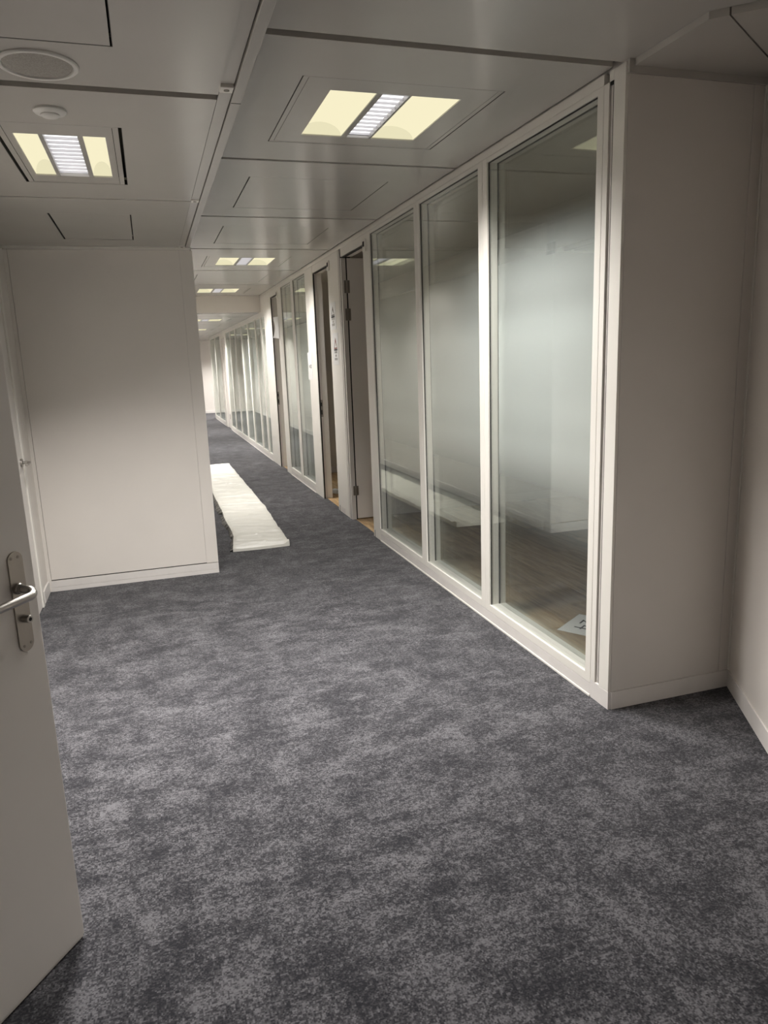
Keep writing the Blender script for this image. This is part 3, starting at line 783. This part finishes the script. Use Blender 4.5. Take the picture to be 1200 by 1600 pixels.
ps.build('sheet', 'paper', pA)
text_mesh('number', '24', 0.16, 'ink', pA, (0.0, 0.0, 0.0018), (0, 0, ang + PI), -0.0022)
pB = tag(empty('paper_sheet.001', (1.96, 8.20, 0.001)), 'white paper with a dark mark on the oak floor inside the second room doorway', 'paper')
ps = B(-0.105, 0.105, -0.148, 0.148, 0.0, 0.0012); ang = math.radians(25)
ps.v = [(1.96 + x * math.cos(ang) - y * math.sin(ang), 8.20 + x * math.sin(ang) + y * math.cos(ang), 0.001 + z) for x, y, z in ps.v]
ps.build('sheet', 'paper', pB)
B(1.965, 2.02, 8.15, 8.168, 0.0016, 0.0024).build('mark', 'inkgrey', pB)
B(1.99, 2.005, 8.175, 8.22, 0.0016, 0.0024).build('mark', 'inkgrey', pB)

# warning notices on the post between the first two doorways
def notice(name, label, yc, z0, z1, wd, strong):
    t = tag(empty(name, (X0, yc, (z0 + z1) / 2)), label, 'notice', 'warning notices on the post')
    B(X0 - 0.0022, X0 - 0.0008, yc - wd / 2, yc + wd / 2, z0, z1).build('sheet', 'paper', t)
    h = z1 - z0; xk = X0 - 0.0026
    zt, zb = z0 + 0.86 * h, z0 + 0.50 * h; hw = wd * 0.30
    tri = [(yc, zt), (yc + hw, zb), (yc - hw, zb)]; tri2 = [(yc, zt - 0.036), (yc + hw * 0.70, zb + 0.012), (yc - hw * 0.70, zb + 0.012)]
    v = [(x, y, z) for x in (xk, xk + 0.0004) for P in (tri, tri2) for y, z in P]; f = []
    for k in range(3):
        l = (k + 1) % 3
        f += [(k, 3 + k, 3 + l, l), (6 + k, 6 + l, 9 + l, 9 + k), (k, l, 6 + l, 6 + k), (3 + k, 9 + k, 9 + l, 3 + l)]
    MB().add(v, f).build('warning_triangle', 'red' if strong else 'inkgrey', t)
    B(xk, xk + 0.0004, yc - hw, yc + hw, zb - 0.016, zb - 0.002).build('base_bar', 'ink', t)
    mk = MB()
    for q in range(3):
        zz = z0 + h * (0.40 - 0.11 * q); n_ = 4 if q != 1 else 2
        for c in range(n_):
            yy = yc + (c - (n_ - 1) / 2) * wd * 0.13
            mk.box(xk, xk + 0.0004, yy - wd * 0.04, yy + wd * 0.04, zz - 0.012, zz + 0.010)
    o = mk.build('printed_lines', 'inkgrey' if strong else 'joint', t); o['kind'] = 'stuff'
notice('warning_notice', 'upper white warning notice with triangle, on the post between the first two doorways', 6.975, 1.79, 2.04, 0.22, False)
notice('warning_notice.001', 'lower white warning notice with red triangle, on the post between the first two doorways', 6.925, 1.46, 1.755, 0.21, True)
t = tag(empty('notice', (X0, 8.11, 1.44)), 'white paper taped to the frame left of the second room doorway', 'notice')
B(X0 - 0.0025, X0 - 0.0008, 8.03, 8.25, 1.30, 1.597).build('sheet', 'paper', t)
B(X0 - 0.0029, X0 - 0.0024, 8.145, 8.175, 1.43, 1.46).build('mark', 'inkgrey', t)
MB().wring((8.07, 8.115, 1.425, 1.465), (8.083, 8.102, 1.437, 1.453), X0 - 0.0029, X0 - 0.0024).build('mark', 'inkgrey', t)
# curling sheet hanging beside the third doorway
t = tag(empty('hanging_sheet', (X0, 10.0, 1.95)), 'curled grey-white sheet hanging at the third room doorway', 'paper')
vs2, fs2 = [], []
nu, nv = 10, 14
for j in range(nv + 1):
    for i in range(nu + 1):
        u, v = i / nu, j / nv
        y = 9.98 + 0.16 * u
        x = X0 - 0.006 - 0.05 * u * u * (0.6 + 0.4 * v) - 0.014 * math.sin(v * 5 + u * 2) * u
        z = 2.10 - 0.29 * v + 0.02 * u * v
        vs2.append((x, y, z))
for j in range(nv):
    for i in range(nu):
        a = j * (nu + 1) + i; fs2.append((a, a + 1, a + nu + 2, a + nu + 1))
k = len(vs2); vs2 += [(x - 0.0012, y, z) for x, y, z in vs2]
fs2 += [tuple(reversed([i + k for i in f])) for f in fs2]
MB().add(vs2, fs2).build('sheet', 'paper', t, smooth=True, fix=False)
